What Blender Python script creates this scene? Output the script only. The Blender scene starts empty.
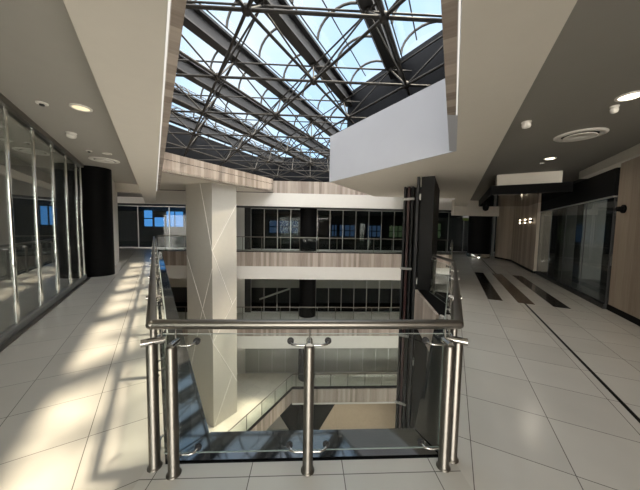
import bpy, bmesh, math, random
from mathutils import Vector, Matrix
from mathutils.geometry import tessellate_polygon
random.seed(7)
C = bpy.context.scene.collection
S = math.sqrt(3) / 2
PI = math.pi
EYE = 1.63

# plan frame: the left gallery runs along (-.5, S), the right one along (.5, S), the far gallery along X
def LP(o, u): return (o * S - u * .5, o * .5 + u * S)
def RP(o, u): return (o * S + u * .5, -o * .5 + u * S)
def LX(o, y): return ((o - .5 * y) / S, y)          # point of a left line at a given y
def RX(o, y): return ((o + .5 * y) / S, y)
def LR(ol, orr): return ((ol + orr) / (2 * S), ol - orr)   # crossing of a left line and a right line

# ------------------------------------------------------------------ materials
def nt(name):
    m = bpy.data.materials.new(name); m.use_nodes = True
    n = m.node_tree; n.nodes.clear()
    out = n.nodes.new('ShaderNodeOutputMaterial')
    return m, n, out
def pbr(name, col, rough=.5, metal=0., noise=0., nscale=6., spec=.5, bump=0.):
    m, n, out = nt(name)
    b = n.nodes.new('ShaderNodeBsdfPrincipled'); n.links.new(b.outputs[0], out.inputs[0])
    b.inputs['Base Color'].default_value = (*col, 1); b.inputs['Roughness'].default_value = rough
    b.inputs['Metallic'].default_value = metal; b.inputs['Specular IOR Level'].default_value = spec
    tc = n.nodes.new('ShaderNodeTexCoord')
    nz = n.nodes.new('ShaderNodeTexNoise'); nz.inputs['Scale'].default_value = nscale; nz.inputs['Detail'].default_value = 4
    n.links.new(tc.outputs['Object'], nz.inputs['Vector'])
    mx = n.nodes.new('ShaderNodeMix'); mx.data_type = 'RGBA'
    a = max(noise, .02)
    mx.inputs[6].default_value = tuple(max(0, c * (1 - a)) for c in col) + (1,)
    mx.inputs[7].default_value = tuple(min(1, c * (1 + a)) for c in col) + (1,)
    n.links.new(nz.outputs['Fac'], mx.inputs[0]); n.links.new(mx.outputs[2], b.inputs['Base Color'])
    if bump:
        bp = n.nodes.new('ShaderNodeBump'); bp.inputs['Strength'].default_value = bump
        n.links.new(nz.outputs['Fac'], bp.inputs['Height']); n.links.new(bp.outputs[0], b.inputs['Normal'])
    return m
def ior_of(m, v):
    for q in m.node_tree.nodes:
        if q.type == 'BSDF_PRINCIPLED': q.inputs['IOR'].default_value = v
    return m
def emit(name, col, s):
    m, n, out = nt(name)
    e = n.nodes.new('ShaderNodeEmission'); e.inputs[0].default_value = (*col, 1); e.inputs[1].default_value = s
    n.links.new(e.outputs[0], out.inputs[0]); return m
def glass(name, tint=(.93, .96, .95), ior=1.5, rough=.0, boost=1.0, graze=1.0):
    m, n, out = nt(name)
    t = n.nodes.new('ShaderNodeBsdfTransparent'); t.inputs[0].default_value = (*tint, 1)
    g = n.nodes.new('ShaderNodeBsdfGlossy'); g.inputs['Roughness'].default_value = rough
    f = n.nodes.new('ShaderNodeLayerWeight'); f.inputs['Blend'].default_value = .5
    pw = n.nodes.new('ShaderNodeMath'); pw.operation = 'POWER'; pw.inputs[1].default_value = 5
    f0 = ((ior - 1) / (ior + 1)) ** 2 * boost
    k = n.nodes.new('ShaderNodeMath'); k.operation = 'MULTIPLY_ADD'; k.inputs[1].default_value = (1 - f0) * graze; k.inputs[2].default_value = f0; k.use_clamp = True
    mx = n.nodes.new('ShaderNodeMixShader')
    n.links.new(f.outputs['Facing'], pw.inputs[0]); n.links.new(pw.outputs[0], k.inputs[0]); n.links.new(k.outputs[0], mx.inputs[0])
    n.links.new(t.outputs[0], mx.inputs[1]); n.links.new(g.outputs[0], mx.inputs[2]); n.links.new(mx.outputs[0], out.inputs[0])
    return m
def tiles(name, ang, off, col, grout, size=.615, rough=.2):
    """large polished tiles; ang = turn of the grid about Z, off = where a joint runs"""
    m, n, out = nt(name)
    b = n.nodes.new('ShaderNodeBsdfPrincipled'); n.links.new(b.outputs[0], out.inputs[0])
    tc = n.nodes.new('ShaderNodeTexCoord')
    mp = n.nodes.new('ShaderNodeMapping'); mp.vector_type = 'TEXTURE'
    mp.inputs['Rotation'].default_value = (0, 0, ang); mp.inputs['Location'].default_value = (*off, 0)
    n.links.new(tc.outputs['Object'], mp.inputs[0])
    br = n.nodes.new('ShaderNodeTexBrick'); br.offset = 0; br.squash = 1
    br.inputs['Scale'].default_value = 1; br.inputs['Brick Width'].default_value = size; br.inputs['Row Height'].default_value = size
    br.inputs['Mortar Size'].default_value = .0032; br.inputs['Mortar Smooth'].default_value = .1
    br.inputs['Color1'].default_value = (*[c * .95 for c in col], 1); br.inputs['Color2'].default_value = (*[min(1, c * 1.04) for c in col], 1)
    br.inputs['Mortar'].default_value = (*grout, 1)
    n.links.new(mp.outputs[0], br.inputs['Vector'])
    nz = n.nodes.new('ShaderNodeTexNoise'); nz.inputs['Scale'].default_value = 1.7; nz.inputs['Detail'].default_value = 5
    n.links.new(tc.outputs['Object'], nz.inputs['Vector'])
    mr = n.nodes.new('ShaderNodeMapRange'); mr.inputs[3].default_value = .9; mr.inputs[4].default_value = 1.06
    n.links.new(nz.outputs['Fac'], mr.inputs[0])
    mu = n.nodes.new('ShaderNodeMix'); mu.data_type = 'RGBA'; mu.blend_type = 'MULTIPLY'; mu.inputs[0].default_value = 1
    n.links.new(br.outputs['Color'], mu.inputs[6]); n.links.new(mr.outputs[0], mu.inputs[7])
    n.links.new(mu.outputs[2], b.inputs['Base Color'])
    b.inputs['Roughness'].default_value = rough
    return m
def wood(name, d, cols, plank=.17, rough=.5):
    """upright boards; d = horizontal direction the boards are counted along"""
    m, n, out = nt(name)
    b = n.nodes.new('ShaderNodeBsdfPrincipled'); n.links.new(b.outputs[0], out.inputs[0]); b.inputs['Roughness'].default_value = rough
    tc = n.nodes.new('ShaderNodeTexCoord')
    dt = n.nodes.new('ShaderNodeVectorMath'); dt.operation = 'DOT_PRODUCT'; dt.inputs[1].default_value = (d[0], d[1], 0)
    n.links.new(tc.outputs['Object'], dt.inputs[0])
    dv = n.nodes.new('ShaderNodeMath'); dv.operation = 'DIVIDE'; dv.inputs[1].default_value = plank
    n.links.new(dt.outputs['Value'], dv.inputs[0])
    fl = n.nodes.new('ShaderNodeMath'); fl.operation = 'FLOOR'; n.links.new(dv.outputs[0], fl.inputs[0])
    wn = n.nodes.new('ShaderNodeTexWhiteNoise'); wn.noise_dimensions = '1D'; n.links.new(fl.outputs[0], wn.inputs['W'])
    sx = n.nodes.new('ShaderNodeSeparateXYZ'); n.links.new(tc.outputs['Object'], sx.inputs[0])
    cb = n.nodes.new('ShaderNodeCombineXYZ')
    k1 = n.nodes.new('ShaderNodeMath'); k1.operation = 'MULTIPLY'; k1.inputs[1].default_value = 28; n.links.new(dt.outputs['Value'], k1.inputs[0])
    k2 = n.nodes.new('ShaderNodeMath'); k2.operation = 'MULTIPLY'; k2.inputs[1].default_value = 1.6; n.links.new(sx.outputs[2], k2.inputs[0])
    n.links.new(k1.outputs[0], cb.inputs[0]); n.links.new(k2.outputs[0], cb.inputs[1]); n.links.new(wn.outputs['Value'], cb.inputs[2])
    nz = n.nodes.new('ShaderNodeTexNoise'); nz.inputs['Scale'].default_value = 1; nz.inputs['Detail'].default_value = 5; nz.inputs['Distortion'].default_value = .6
    n.links.new(cb.outputs[0], nz.inputs['Vector'])
    av = n.nodes.new('ShaderNodeMath'); av.operation = 'MULTIPLY_ADD'; av.inputs[1].default_value = .55
    n.links.new(wn.outputs['Value'], av.inputs[0])
    k3 = n.nodes.new('ShaderNodeMath'); k3.operation = 'MULTIPLY'; k3.inputs[1].default_value = .5; n.links.new(nz.outputs['Fac'], k3.inputs[0])
    n.links.new(k3.outputs[0], av.inputs[2])
    rp = n.nodes.new('ShaderNodeValToRGB')
    rp.color_ramp.elements[0].color = (*cols[0], 1); rp.color_ramp.elements[0].position = .15
    rp.color_ramp.elements[1].color = (*cols[1], 1); rp.color_ramp.elements[1].position = .85
    n.links.new(av.outputs[0], rp.inputs[0]); n.links.new(rp.outputs[0], b.inputs['Base Color'])
    return m

DX, DL, DR = (1, 0), (-.5, S), (.5, S)
WCOL = ((.23, .185, .155), (.50, .435, .385))
M = dict(
    tile_l=tiles('pale_tiles_left', math.radians(120), LP(-.46, 2.535), (.60, .575, .53), (.20, .19, .17)),
    tile_r=tiles('pale_tiles_right', math.radians(60), RP(.19, 2.25), (.66, .645, .61), (.17, .16, .15)),
    tile_n=tiles('pale_tiles_near', 0, (.26, 1.605), (.62, .605, .57), (.17, .16, .15), .62),
    tile_f=tiles('pale_tiles_far', 0, (0, 17.06), (.54, .52, .48), (.2, .19, .17)),
    tile_c=tiles('pale_tiles_lower', math.radians(60), (-.9, 17.0), (.62, .59, .52), (.3, .28, .25), .9),
    brown=pbr('brown_stone_floor', (.55, .46, .36), .35, noise=.12),
    granite=ior_of(pbr('black_granite', (.012, .014, .016), .05, noise=.3, nscale=60, spec=.5), 2.2),
    gran_strip=pbr('dark_granite_strip', (.03, .027, .024), .15, noise=.3, nscale=40),
    brown_strip=pbr('brown_granite_strip', (.09, .065, .05), .15, noise=.3, nscale=40),
    black=pbr('black_paint', (.004, .004, .0045), .6, spec=.1),
    joint=pbr('pale_joint', (.5, .5, .48), .6),
    plaster=pbr('beige_plaster', (.67, .63, .565), .75, noise=.03),
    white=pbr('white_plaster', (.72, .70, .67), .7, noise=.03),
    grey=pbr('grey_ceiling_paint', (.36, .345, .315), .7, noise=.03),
    grey_shade=pbr('shaded_grey_ceiling_paint', (.24, .23, .21), .7, noise=.03), panel_white=pbr('white_panel', (.48, .50, .56), .6, noise=.04, nscale=1.5),
    wood_x=wood('oak_boards_far', DX, WCOL), wood_l=wood('oak_boards_left', DL, WCOL), wood_r=wood('oak_boards_right', DR, WCOL), wood_wall=wood('oak_wall_boards', DR, ((.24, .185, .14), (.47, .395, .32)), .24),
    steel=pbr('brushed_steel', (.19, .178, .16), .36, 1.0, noise=.06, nscale=90),
    chrome=pbr('bright_steel', (.5, .49, .47), .16, 1.0),
    steel_dark=pbr('dark_steel', (.03, .03, .032), .5, noise=.1, spec=.3),
    frame=pbr('truss_paint', (.026, .024, .023), .6, 0, noise=.1),
    beam=pbr('beam_paint', (.036, .036, .039), .6, 0, noise=.1),
    upstand=pbr('dark_cladding', (.011, .012, .015), .7, noise=.1, spec=.1),
    mullion=pbr('grey_aluminium', (.42, .42, .41), .35, .6),
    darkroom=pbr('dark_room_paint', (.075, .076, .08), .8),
    shopfloor=pbr('grey_shop_floor', (.40, .39, .37), .15), darkfloor=pbr('dark_shop_floor', (.10, .10, .10), .15),
    midgrey=pbr('grey_roller_panel', (.30, .30, .28), .55, noise=.05),
    col_a=pbr('column_beige', (.52, .50, .455), .55, noise=.05), col_w=pbr('column_trim_white', (.80, .78, .74), .5),
    gloss=pbr('glossy_black_panel', (.01, .01, .01), .08, spec=.5), lift=pbr('black_lift_cladding', (.016, .016, .016), .5, spec=.12), lift_red=pbr('dark_red_guide', (.06, .022, .022), .4),
    plastic=pbr('white_plastic', (.72, .70, .66), .4), rubber=pbr('black_rubber', (.02, .02, .02), .6),
    glass=glass('clear_glass'), shop_right=glass('right_shop_glass', (.6, .63, .63), 1.5, 0, .3, .45), pole=pbr('polished_steel', (.75, .75, .73), .1, 1.0), shop=glass('shop_glass', (.66, .70, .70), 1.5, 0, .4, .6), shop_clear=glass('clear_shop_glass', (.85, .88, .88), 1.5, 0, .2, .5), shop_left=glass('left_shop_glass', (.78, .82, .81), 1.6, .01, 5.5),
    roofglass=glass('roof_glass', (.96, .98, 1.0), 1.3, .05, .5),
    glass_far=glass('far_railing_glass', (.93, .96, .95), 1.5, 0, .35, .5), edge=pbr('pale_glass_edge', (.34, .38, .36), .3),
    led=emit('led_strip', (1, .95, .86), .55), lamp=emit('downlight_glow', (1, .88, .66), 5.0), lampdim=emit('warm_downlight_glow', (1, .80, .50), .75),
    spot=emit('spot_glow', (1, .86, .62), 5.0),
    bluewin=emit('daylight_window', (.10, .36, .85), .9), greenwin=emit('green_window', (.17, .24, .12), .16),
    bluemid=emit('mid_window', (.10, .22, .42), .55), bluedim=emit('dim_window', (.07, .13, .24), .28), signw=emit('lit_sign', (.9, .85, .8), .10), signg=emit('lit_sign_green', (.3, .4, .10), .05),
)

# ------------------------------------------------------------------ mesh helpers
class MB:
    def __init__(s): s.v = []; s.f = []; s.sm = []
    def add(s, vs, fs, sm=False):
        k = len(s.v); s.v += [tuple(p) for p in vs]; s.f += [tuple(i + k for i in f) for f in fs]; s.sm += [sm] * len(fs); return s
    def box(s, c, d, e, z0, z1):
        """box about plan point c; d = (along, across) half sizes, e = unit along direction"""
        n = (-e[1], e[0]); P = []
        for z in (z0, z1):
            for a, b in ((-1, -1), (1, -1), (1, 1), (-1, 1)):
                P.append((c[0] + e[0] * d[0] * a + n[0] * d[1] * b, c[1] + e[1] * d[0] * a + n[1] * d[1] * b, z))
        return s.add(P, [(3, 2, 1, 0), (4, 5, 6, 7), (0, 1, 5, 4), (1, 2, 6, 5), (2, 3, 7, 6), (3, 0, 4, 7)])
    def wall(s, a, b, t, z0, z1, side=0):
        """box standing on the plan line a-b, thickness t; side -1/0/1 pushes it right/centre/left of the line"""
        L = math.hypot(b[0] - a[0], b[1] - a[1]); e = ((b[0] - a[0]) / L, (b[1] - a[1]) / L); n = (-e[1], e[0])
        c = ((a[0] + b[0]) / 2 + n[0] * t / 2 * side, (a[1] + b[1]) / 2 + n[1] * t / 2 * side)
        return s.box(c, (L / 2, t / 2), e, z0, z1)
    def tube(s, p, q, r, n=10, r2=None, caps=True):
        p, q = Vector(p), Vector(q); d = (q - p).normalized(); r2 = r if r2 is None else r2
        u = d.cross(Vector((0, 0, 1)) if abs(d.z) < .9 else Vector((1, 0, 0))).normalized(); w = d.cross(u)
        P = []
        for c, rr in ((p, r), (q, r2)):
            for i in range(n):
                a = 2 * PI * i / n; P.append(c + u * (rr * math.cos(a)) + w * (rr * math.sin(a)))
        s.add(P, [(i, (i + 1) % n, n + (i + 1) % n, n + i) for i in range(n)], True)
        if caps: s.add(P[:n], [tuple(range(n - 1, -1, -1))]); s.add(P[n:], [tuple(range(n))])
        return s
    def path(s, pts, r, n=10, caps=True):
        pts = [Vector(p) for p in pts]; P = []; m = len(pts); up = Vector((0, 0, 1))
        for i, p in enumerate(pts):
            d0 = (p - pts[i - 1]).normalized() if i else None; d1 = (pts[i + 1] - p).normalized() if i < m - 1 else None
            d = ((d0 or d1) + (d1 or d0)).normalized(); k = 1 / max(.5, d.dot(d1 or d0))
            u = d.cross(up).normalized() if abs(d.z) < .95 else Vector((1, 0, 0)); w = u.cross(d).normalized()
            for j in range(n):
                a = 2 * PI * j / n; P.append(p + u * (r * k * math.cos(a)) + w * (r * math.sin(a)))
        F = [(i * n + j, i * n + (j + 1) % n, (i + 1) * n + (j + 1) % n, (i + 1) * n + j) for i in range(m - 1) for j in range(n)]
        s.add(P, F, True)
        if caps: s.add(P[:n], [tuple(range(n))]); s.add(P[-n:], [tuple(range(n - 1, -1, -1))])
        return s
    def lathe(s, c, prof, n=24, axis='z'):
        """prof = [(radius, height), ...] turned about the upright axis through c"""
        P = []
        for r, z in prof:
            for i in range(n):
                a = 2 * PI * i / n; P.append((c[0] + r * math.cos(a), c[1] + r * math.sin(a), c[2] + z))
        F = [(i * n + j, i * n + (j + 1) % n, (i + 1) * n + (j + 1) % n, (i + 1) * n + j) for i in range(len(prof) - 1) for j in range(n)]
        s.add(P, F, True)
        if prof[0][0] > 1e-4: s.add(P[:n], [tuple(range(n - 1, -1, -1))])
        if prof[-1][0] > 1e-4: s.add(P[-n:], [tuple(range(n))])
        return s
    def ball(s, c, r, n=10, m=7):
        return s.lathe(c, [(max(1e-5, r * math.sin(PI * i / m)), -r * math.cos(PI * i / m)) for i in range(m + 1)], n)
    def prism(s, loops, z0, z1):
        """flat slab: first loop is the outline, the others are holes"""
        tri = tessellate_polygon([[Vector((x, y, 0)) for x, y in l] for l in loops])
        fl = [p for l in loops for p in l]; n = len(fl)
        P = [(x, y, z0) for x, y in fl] + [(x, y, z1) for x, y in fl]; F = []
        for t in tri:
            a, b, c = (fl[i] for i in t)
            if (b[0] - a[0]) * (c[1] - a[1]) - (b[1] - a[1]) * (c[0] - a[0]) < 0: t = t[::-1]
            F += [tuple(i + n for i in t), tuple(t[::-1])]
        k = 0
        for l in loops:
            m = len(l)
            for i in range(m): F.append((k + i, k + (i + 1) % m, n + k + (i + 1) % m, n + k + i))
            k += m
        return s.add(P, F)
    def build(s, name, mat, parent=None, origin=None):
        me = bpy.data.meshes.new(name); o = origin or (0, 0, 0)
        me.from_pydata([(v[0] - o[0], v[1] - o[1], v[2] - o[2]) for v in s.v], [], s.f)
        bm = bmesh.new(); bm.from_mesh(me); bmesh.ops.recalc_face_normals(bm, faces=bm.faces); bm.to_mesh(me); bm.free()
        for p, q in zip(me.polygons, s.sm): p.use_smooth = q
        me.materials.append(M[mat] if isinstance(mat, str) else mat)
        ob = bpy.data.objects.new(name, me); C.objects.link(ob)
        if parent: ob.parent = parent
        else: ob.location = o
        return ob

def tag(o, label, cat, group=None, kind=None):
    o['label'] = label; o['category'] = cat
    if group: o['group'] = group
    if kind: o['kind'] = kind
    return o
def struct(name, mb, mat, label, cat):
    return tag(mb.build(name, mat), label, cat, kind='structure')
def thing(name, label, cat, group=None):
    o = bpy.data.objects.new(name, None); C.objects.link(o); o.empty_display_size = .2
    return tag(o, label, cat, group, 'thing')
NTRIM = [0]
def trim(mb, mat, label, cat='trim'):
    NTRIM[0] += 1; return struct('trim_%d' % NTRIM[0], mb, mat, label, cat)

RC = [(.02 + .601 * math.cos(2 * PI * i / 40), 18.45 + .601 * math.sin(2 * PI * i / 40)) for i in range(40)]   # the tall round column passes here
# ------------------------------------------------------------------ the floor of this storey
XW, Y0, Y1 = 24., -6., 27.
FAR = 17.06
vl, vr = LX(.03, 1.71), RX(-.02, 1.71)
lob1, lob2 = (2.50, 4.70), (3.02, 6.88)                 # the lift lobby's slab edge
cut = [RX(-.02, 4.56), (2.56, 4.72), lob2, RP(-.50, 7.45), RP(-.50, 10.6), RP(-.02, 10.6), RX(-.02, FAR)]
fl = LX(.03, FAR)
D0 = -.30
st = MB().prism([[(-XW, Y0), (-1.06, Y0), (-1.06, 1.71), (vl[0], 1.71), (fl[0], FAR), (-XW, FAR)]], D0, 0)
struct('floor_left', st, 'tile_l', 'pale polished tiled floor of the left gallery', 'floor')
st = MB().prism([[(XW, Y0), (XW, FAR)] + cut[::-1] + [(vr[0], 1.71), (1.06, 1.71), (1.06, Y0)]], D0, 0)
struct('floor_right', st, 'tile_r', 'pale polished tiled floor of the right gallery', 'floor')
st = MB().prism([[(-1.06, Y0), (1.06, Y0), (1.06, 1.71), (-1.06, 1.71)]], D0, 0)
struct('floor', st, 'tile_n', 'pale tiled floor in front of the near balustrade', 'floor')
st = MB().prism([[(-XW, FAR), (XW, FAR), (XW, 19.1), (-XW, 19.1)], RC], D0, 0)
struct('floor_far', st, 'tile_f', 'pale tiled floor of the far gallery behind its railing', 'floor')
st = MB().prism([[(-XW, 19.1), (XW, 19.1), (XW, Y1), (-XW, Y1)]], D0, -.002)
struct('floor_shop', st, 'darkfloor', 'dark shiny floor inside the far shops', 'floor')

# black granite ledge round the void, mitred at the corners
g = .007
LO, RO, LY = .34, -.22, 1.99
a, b = LX(.03, 1.71 + .03), RX(-.02, 1.71 + .03)
c_, d_ = LX(LO, LY), RX(RO, LY)
trim(MB().prism([[(a[0] + g, a[1]), (b[0] - g, b[1]), (d_[0] - g, d_[1]), (c_[0] + g, c_[1])]], -.05, -.002), 'granite', 'black polished granite ledge along the near edge of the void', 'ledge')
a2, c2 = LX(.03, FAR), LX(LO, FAR)
trim(MB().prism([[(a[0] - g, a[1]), (c_[0] - g, c_[1]), c2, a2]], -.05, -.002), 'granite', 'black polished granite ledge along the left edge of the void', 'ledge')
b2, d2 = RX(-.02, 4.56), RX(RO, 4.56)
trim(MB().prism([[(b[0] + g, b[1]), (d_[0] + g, d_[1]), d2, b2]], -.05, -.002), 'granite', 'black polished granite ledge along the right edge of the void', 'ledge')
trim(MB().prism([[vl, vr, (b[0], b[1]), (a[0], a[1])]], -.05, -.012), 'black', 'black glazing channel between tiles and near ledge', 'channel')
trim(MB().prism([[LX(.0, 1.66), (vl[0], 1.715), (vr[0], 1.715), RX(.0, 1.66), RX(RO + .0, 1.99), LX(LO, 1.99)]], -.3, -.052), 'joint', 'pale concrete under the near ledge', 'slab edge')
trim(MB().prism([[LX(.03, 1.8), LX(LO, 1.99), LX(LO, FAR), LX(.03, FAR)]], -.3, -.052), 'joint', 'pale concrete under the left ledge', 'slab edge')
trim(MB().prism([[RX(-.02, 1.8), RX(RO, 1.99), RX(RO, 4.56), RX(-.02, 4.56)]], -.3, -.052), 'joint', 'pale concrete under the right ledge', 'slab edge')

trim(MB().prism([[(2.62, 4.85), (3.06, 6.84), RP(-.49, 7.44), RP(-.03, 7.44), RP(-.03, 5.3)]], -.01, .006), 'black', 'black stone floor of the lift lobby', 'floor inlay')

# inlaid strips of the right floor
trim(MB().prism([[RP(1.50, 2.9), RP(1.535, 2.9), RP(1.535, 19), RP(1.50, 19)]], -.01, .002), 'black', 'thin black line inlaid along the right gallery floor', 'floor inlay')
trim(MB().prism([[RP(1.50, -2), RP(1.535, -2), RP(1.535, 2.9), RP(1.50, 2.9)]], -.01, .002), 'black', 'thin black floor line nearest the camera on the right', 'floor inlay')
for o0, o1, mm, lab in ((.81, 1.1, 'gran_strip', 'black stone strip in the right floor nearest the railing'),
                        (1.39, 1.70, 'brown_strip', 'brown stone strip in the right floor, middle of three'),
                        (2.02, 2.31, 'gran_strip', 'black stone strip in the right floor nearest the shops')):
    trim(MB().prism([[RP(o0, 7.3), RP(o1, 7.3), RP(o1, 11.85), RP(o0, 11.85)]], -.01, .0035), mm, lab, 'floor inlay')

# slab edges of this storey: boards above, white band below
def bands(a, b, zt, side, wm, lab, white=True, t=.10):
    side = -side
    trim(MB().wall(a, b, t, zt - .92, zt + .0, side), wm, 'wood boarded slab edge ' + lab, 'fascia')
    if white: trim(MB().wall(a, b, t + .03, zt - 1.76, zt - .92, side), 'white', 'white plaster band ' + lab, 'fascia')
bands(LX(.3, FAR), (10.5, FAR), -.005, 1, 'wood_x', 'of the far gallery, upper storey')
bands((-13.5, FAR), (11, FAR), -4.705, 1, 'wood_x', 'of the far gallery, middle storey')
bands((-.9, FAR), (11, FAR), -9.405, 1, 'wood_x', 'of the far gallery, lower storey', False)
trim(MB().wall((-.92, FAR), (11, FAR), .14, -10.42, -10.33, -1), 'white', 'thin white lip below the lower storey boards', 'fascia')
p0, p1 = (-.9, FAR), RP(-9.31, 5.2)
trim(MB().wall(p1, p0, .12, -10.33, -9.405, 1), 'wood_r', 'wood boarded slanting slab edge of the lower storey', 'fascia')
trim(MB().wall((2.56, 4.80), (3.02, 6.86), .06, -.92, -.0, 1), 'wood_r', 'wood boarded edge of the lift lobby floor', 'fascia')
trim(MB().prism([[(2.56, 4.80), (2.80, 4.80), (3.30, 6.70), (3.02, 6.86)]], -.02, .012), 'black', 'black stone ledge beside the lift lobby', 'ledge')
trim(MB().wall(LX(.2, 14.6), LX(.2, FAR), .1, -.92, -.06, 1), 'wood_l', 'wood boarded end of the left slab edge', 'fascia')
trim(MB().wall(LX(.2, 14.6), LX(.2, FAR), .2, -1.76, -.92, 1), 'white', 'white band at the end of the left slab edge', 'fascia')

for zz, hh, xa, lab in ((0, .05, -9.7, 'of this storey'), (-4.7, .05, -13, 'one storey down'), (-9.4, .16, -.9, 'of the lower storey')):
    trim(MB().wall((xa, FAR), (9.6, FAR), .05, zz - .004, zz + hh, 1), 'black', 'black kerb under the far railing ' + lab, 'kerb')
trim(MB().wall(RP(-9.31, 5.2), (-.9, FAR), .05, -9.404, -9.24, 1), 'black', 'black kerb under the slanting railing of the lower storey', 'kerb')

# ------------------------------------------------------------------ lower storeys
st = MB().prism([[(-XW, FAR + .12), (XW, FAR + .12), (XW, 19.1), (-XW, 19.1)], RC], -5.0, -4.7)
struct('floor_middle', st, 'tile_f', 'pale floor of the middle storey far gallery', 'floor')
st = MB().prism([[(-XW, 3), RP(-9.31, 2), RP(-9.31, 5.2), (-.9 - .1, FAR + .12), (XW, FAR + .12), (XW, 19.1), (-XW, 19.1)], RC], -9.7, -9.4)
struct('floor_lower', st, 'tile_c', 'sunlit pale tiled floor of the lower storey', 'floor')
st = MB().prism([[(1.0, 8), (XW, 8), (XW, 26), (2.75, 26), (2.75, 22.3), (1.0, 19.0)]], -14.5, -14.1)
struct('floor_basement', st, 'brown', 'plain brown floor of the lowest storey', 'floor')
st = MB().prism([[(-XW, 3), (1.0, 3), (1.0, 19.0), (2.75, 22.3), (2.75, 26), (-XW, 26)]], -14.6, -14.2)
struct('floor_pit', st, 'black', 'black floor of the lowest storey beside the brown part', 'floor')
trim(MB().prism([[(-4.1, 19.3), (-1.3, 19.3), (-2.2, 20.9), (-2.6, 21.0)]], -14.19, -14.1), 'white', 'pale triangle painted as a sun patch on the lowest floor', 'painted sun patch')  # white piece stands in for a patch of sunlight on the floor
st = MB().wall((-XW, 26.1), (XW, 26.1), .2, -14.6, -9.7, 1)
struct('wall_basement', st, 'darkroom', 'dark end wall of the lowest storey', 'wall')
struct('ceiling_basement', MB().prism([[(-XW, 19.1), (XW, 19.1), (XW, 26.1), (-XW, 26.1)]], -9.7, -9.45), 'white', 'white ceiling over the back of the lowest storey', 'ceiling')

# ------------------------------------------------------------------ outer shell
struct('wall_back', MB().wall((-XW, Y1), (XW, Y1), .3, -14.6, 5, 1), 'darkroom', 'dark wall at the back of the far shops', 'wall')
struct('wall_left', MB().wall((-XW, Y0), (-XW, Y1), .3, -14.6, 5, 1), 'darkroom', 'dark outer wall beyond the left shop', 'wall')
struct('wall_right', MB().wall((XW, Y0), (XW, Y1), .3, -14.6, 5, -1), 'darkroom', 'dark outer wall beyond the right shop', 'wall')
struct('wall_lower', MB().wall((-XW, 2.0), (XW, 2.0), .3, -14.6, -.3, -1), 'white', 'plain wall under the near floor edge', 'wall')

# ------------------------------------------------------------------ ceilings and edge soffits
ZC, ZS = 3.40, 3.05
OLo, OLi, ORo, ORi = -.46, .10, .61, -.02
FY = 1.25
apex = lambda ol, orr: LR(ol, orr)
hole = [LX(OLo, FY - .5), RX(ORo, FY - .5), RX(ORo, FAR), LX(OLo, FAR)]
struct('ceiling_left', MB().prism([[(-XW, Y0), (0, Y0), (0, hole[0][1]), hole[0], hole[3], (-XW, FAR)]], ZC, ZC + .2), 'grey', 'flat grey painted ceiling of the left gallery', 'ceiling')
struct('ceiling_right', MB().prism([[(XW, Y0), (XW, FAR), hole[2], hole[1], (0, hole[0][1]), (0, Y0)]], ZC, ZC + .2), 'grey_shade', 'flat grey ceiling of the right gallery, its shade painted in', 'ceiling')  # less light on this side is put into a darker copy of the grey
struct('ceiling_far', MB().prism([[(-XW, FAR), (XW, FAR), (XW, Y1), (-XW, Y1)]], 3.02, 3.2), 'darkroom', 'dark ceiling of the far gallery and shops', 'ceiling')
struct('ceiling_middle', MB().prism([[(-XW, FAR + .35), (XW, FAR + .35), (XW, 19.1), (-XW, 19.1)], RC], -1.75, -1.6), 'white', 'white ceiling of the middle storey gallery', 'ceiling')
struct('ceiling_lower', MB().prism([[(-XW, FAR + .35), (XW, FAR + .35), (XW, 19.1), (-XW, 19.1)], RC], -6.45, -6.3), 'white', 'white ceiling of the lower storey gallery', 'ceiling')
# bulkhead of the lift lobby
P1, P2 = LR(4.58, ORi), LR(4.58, -3.43)
P3 = (2.84, 11.2); P4 = RX(ORi, 11.2)
LE = 15.0
st = MB().prism([[LX(OLo, FY - .5), RX(ORo, FY - .5), RX(ORo, FAR), RX(ORi, FAR), P4, P3, P2, P1, RX(ORi, FY), LX(OLi, FY), LX(OLi, FAR), LX(OLo, FAR)]], ZS, ZC + .02)
struct('ceiling_soffit', st, 'plaster', 'beige plaster soffit following the edge of the skylight', 'soffit')
# LED line and oak strip at each roof edge
def edge_strip(f, o0, o1, y0, y1, mat, z0, z1):
    return MB().prism([[f(o0, y0), f(o1, y0), f(o1, y1), f(o0, y1)]], z0, z1)
yl1 = 11.2
trim(edge_strip(LX, OLi + .022, OLi + .10, FY, yl1, 'wood_l', ZS - .0, 4.75), 'wood_l', 'oak board strip along the left roof edge', 'fascia')
trim(edge_strip(RX, ORi - .001, ORi - .115, 3.2, P1[1], 'w', ZS, 4.42), 'panel_white', 'white return of the bulkhead along the right roof edge', 'bulkhead')
trim(edge_strip(RX, ORi - .022, ORi - .115, FY, 3.195, 'wood_r', ZS - .0, 4.75), 'wood_r', 'oak board strip along the right roof edge', 'fascia')
o = edge_strip(LX, OLi + .005, OLi + .017, FY, yl1, 'led', ZS + .004, ZS + .05).build('led_strip', 'led')
tag(o, 'thin glowing light strip along the left soffit edge', 'strip light', kind='thing')
o = edge_strip(RX, ORi - .005, ORi - .017, FY, 3.19, 'led', ZS + .004, ZS + .05).build('led_strip', 'led')
tag(o, 'thin glowing light strip along the right soffit edge', 'strip light', kind='thing')
trim(MB().prism([[LX(OLi, FY - .12), RX(ORi, FY - .12), RX(ORi, FY), LX(OLi, FY)]], ZS, 4.75), 'wood_x', 'oak board strip over the near roof edge', 'fascia')
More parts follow.
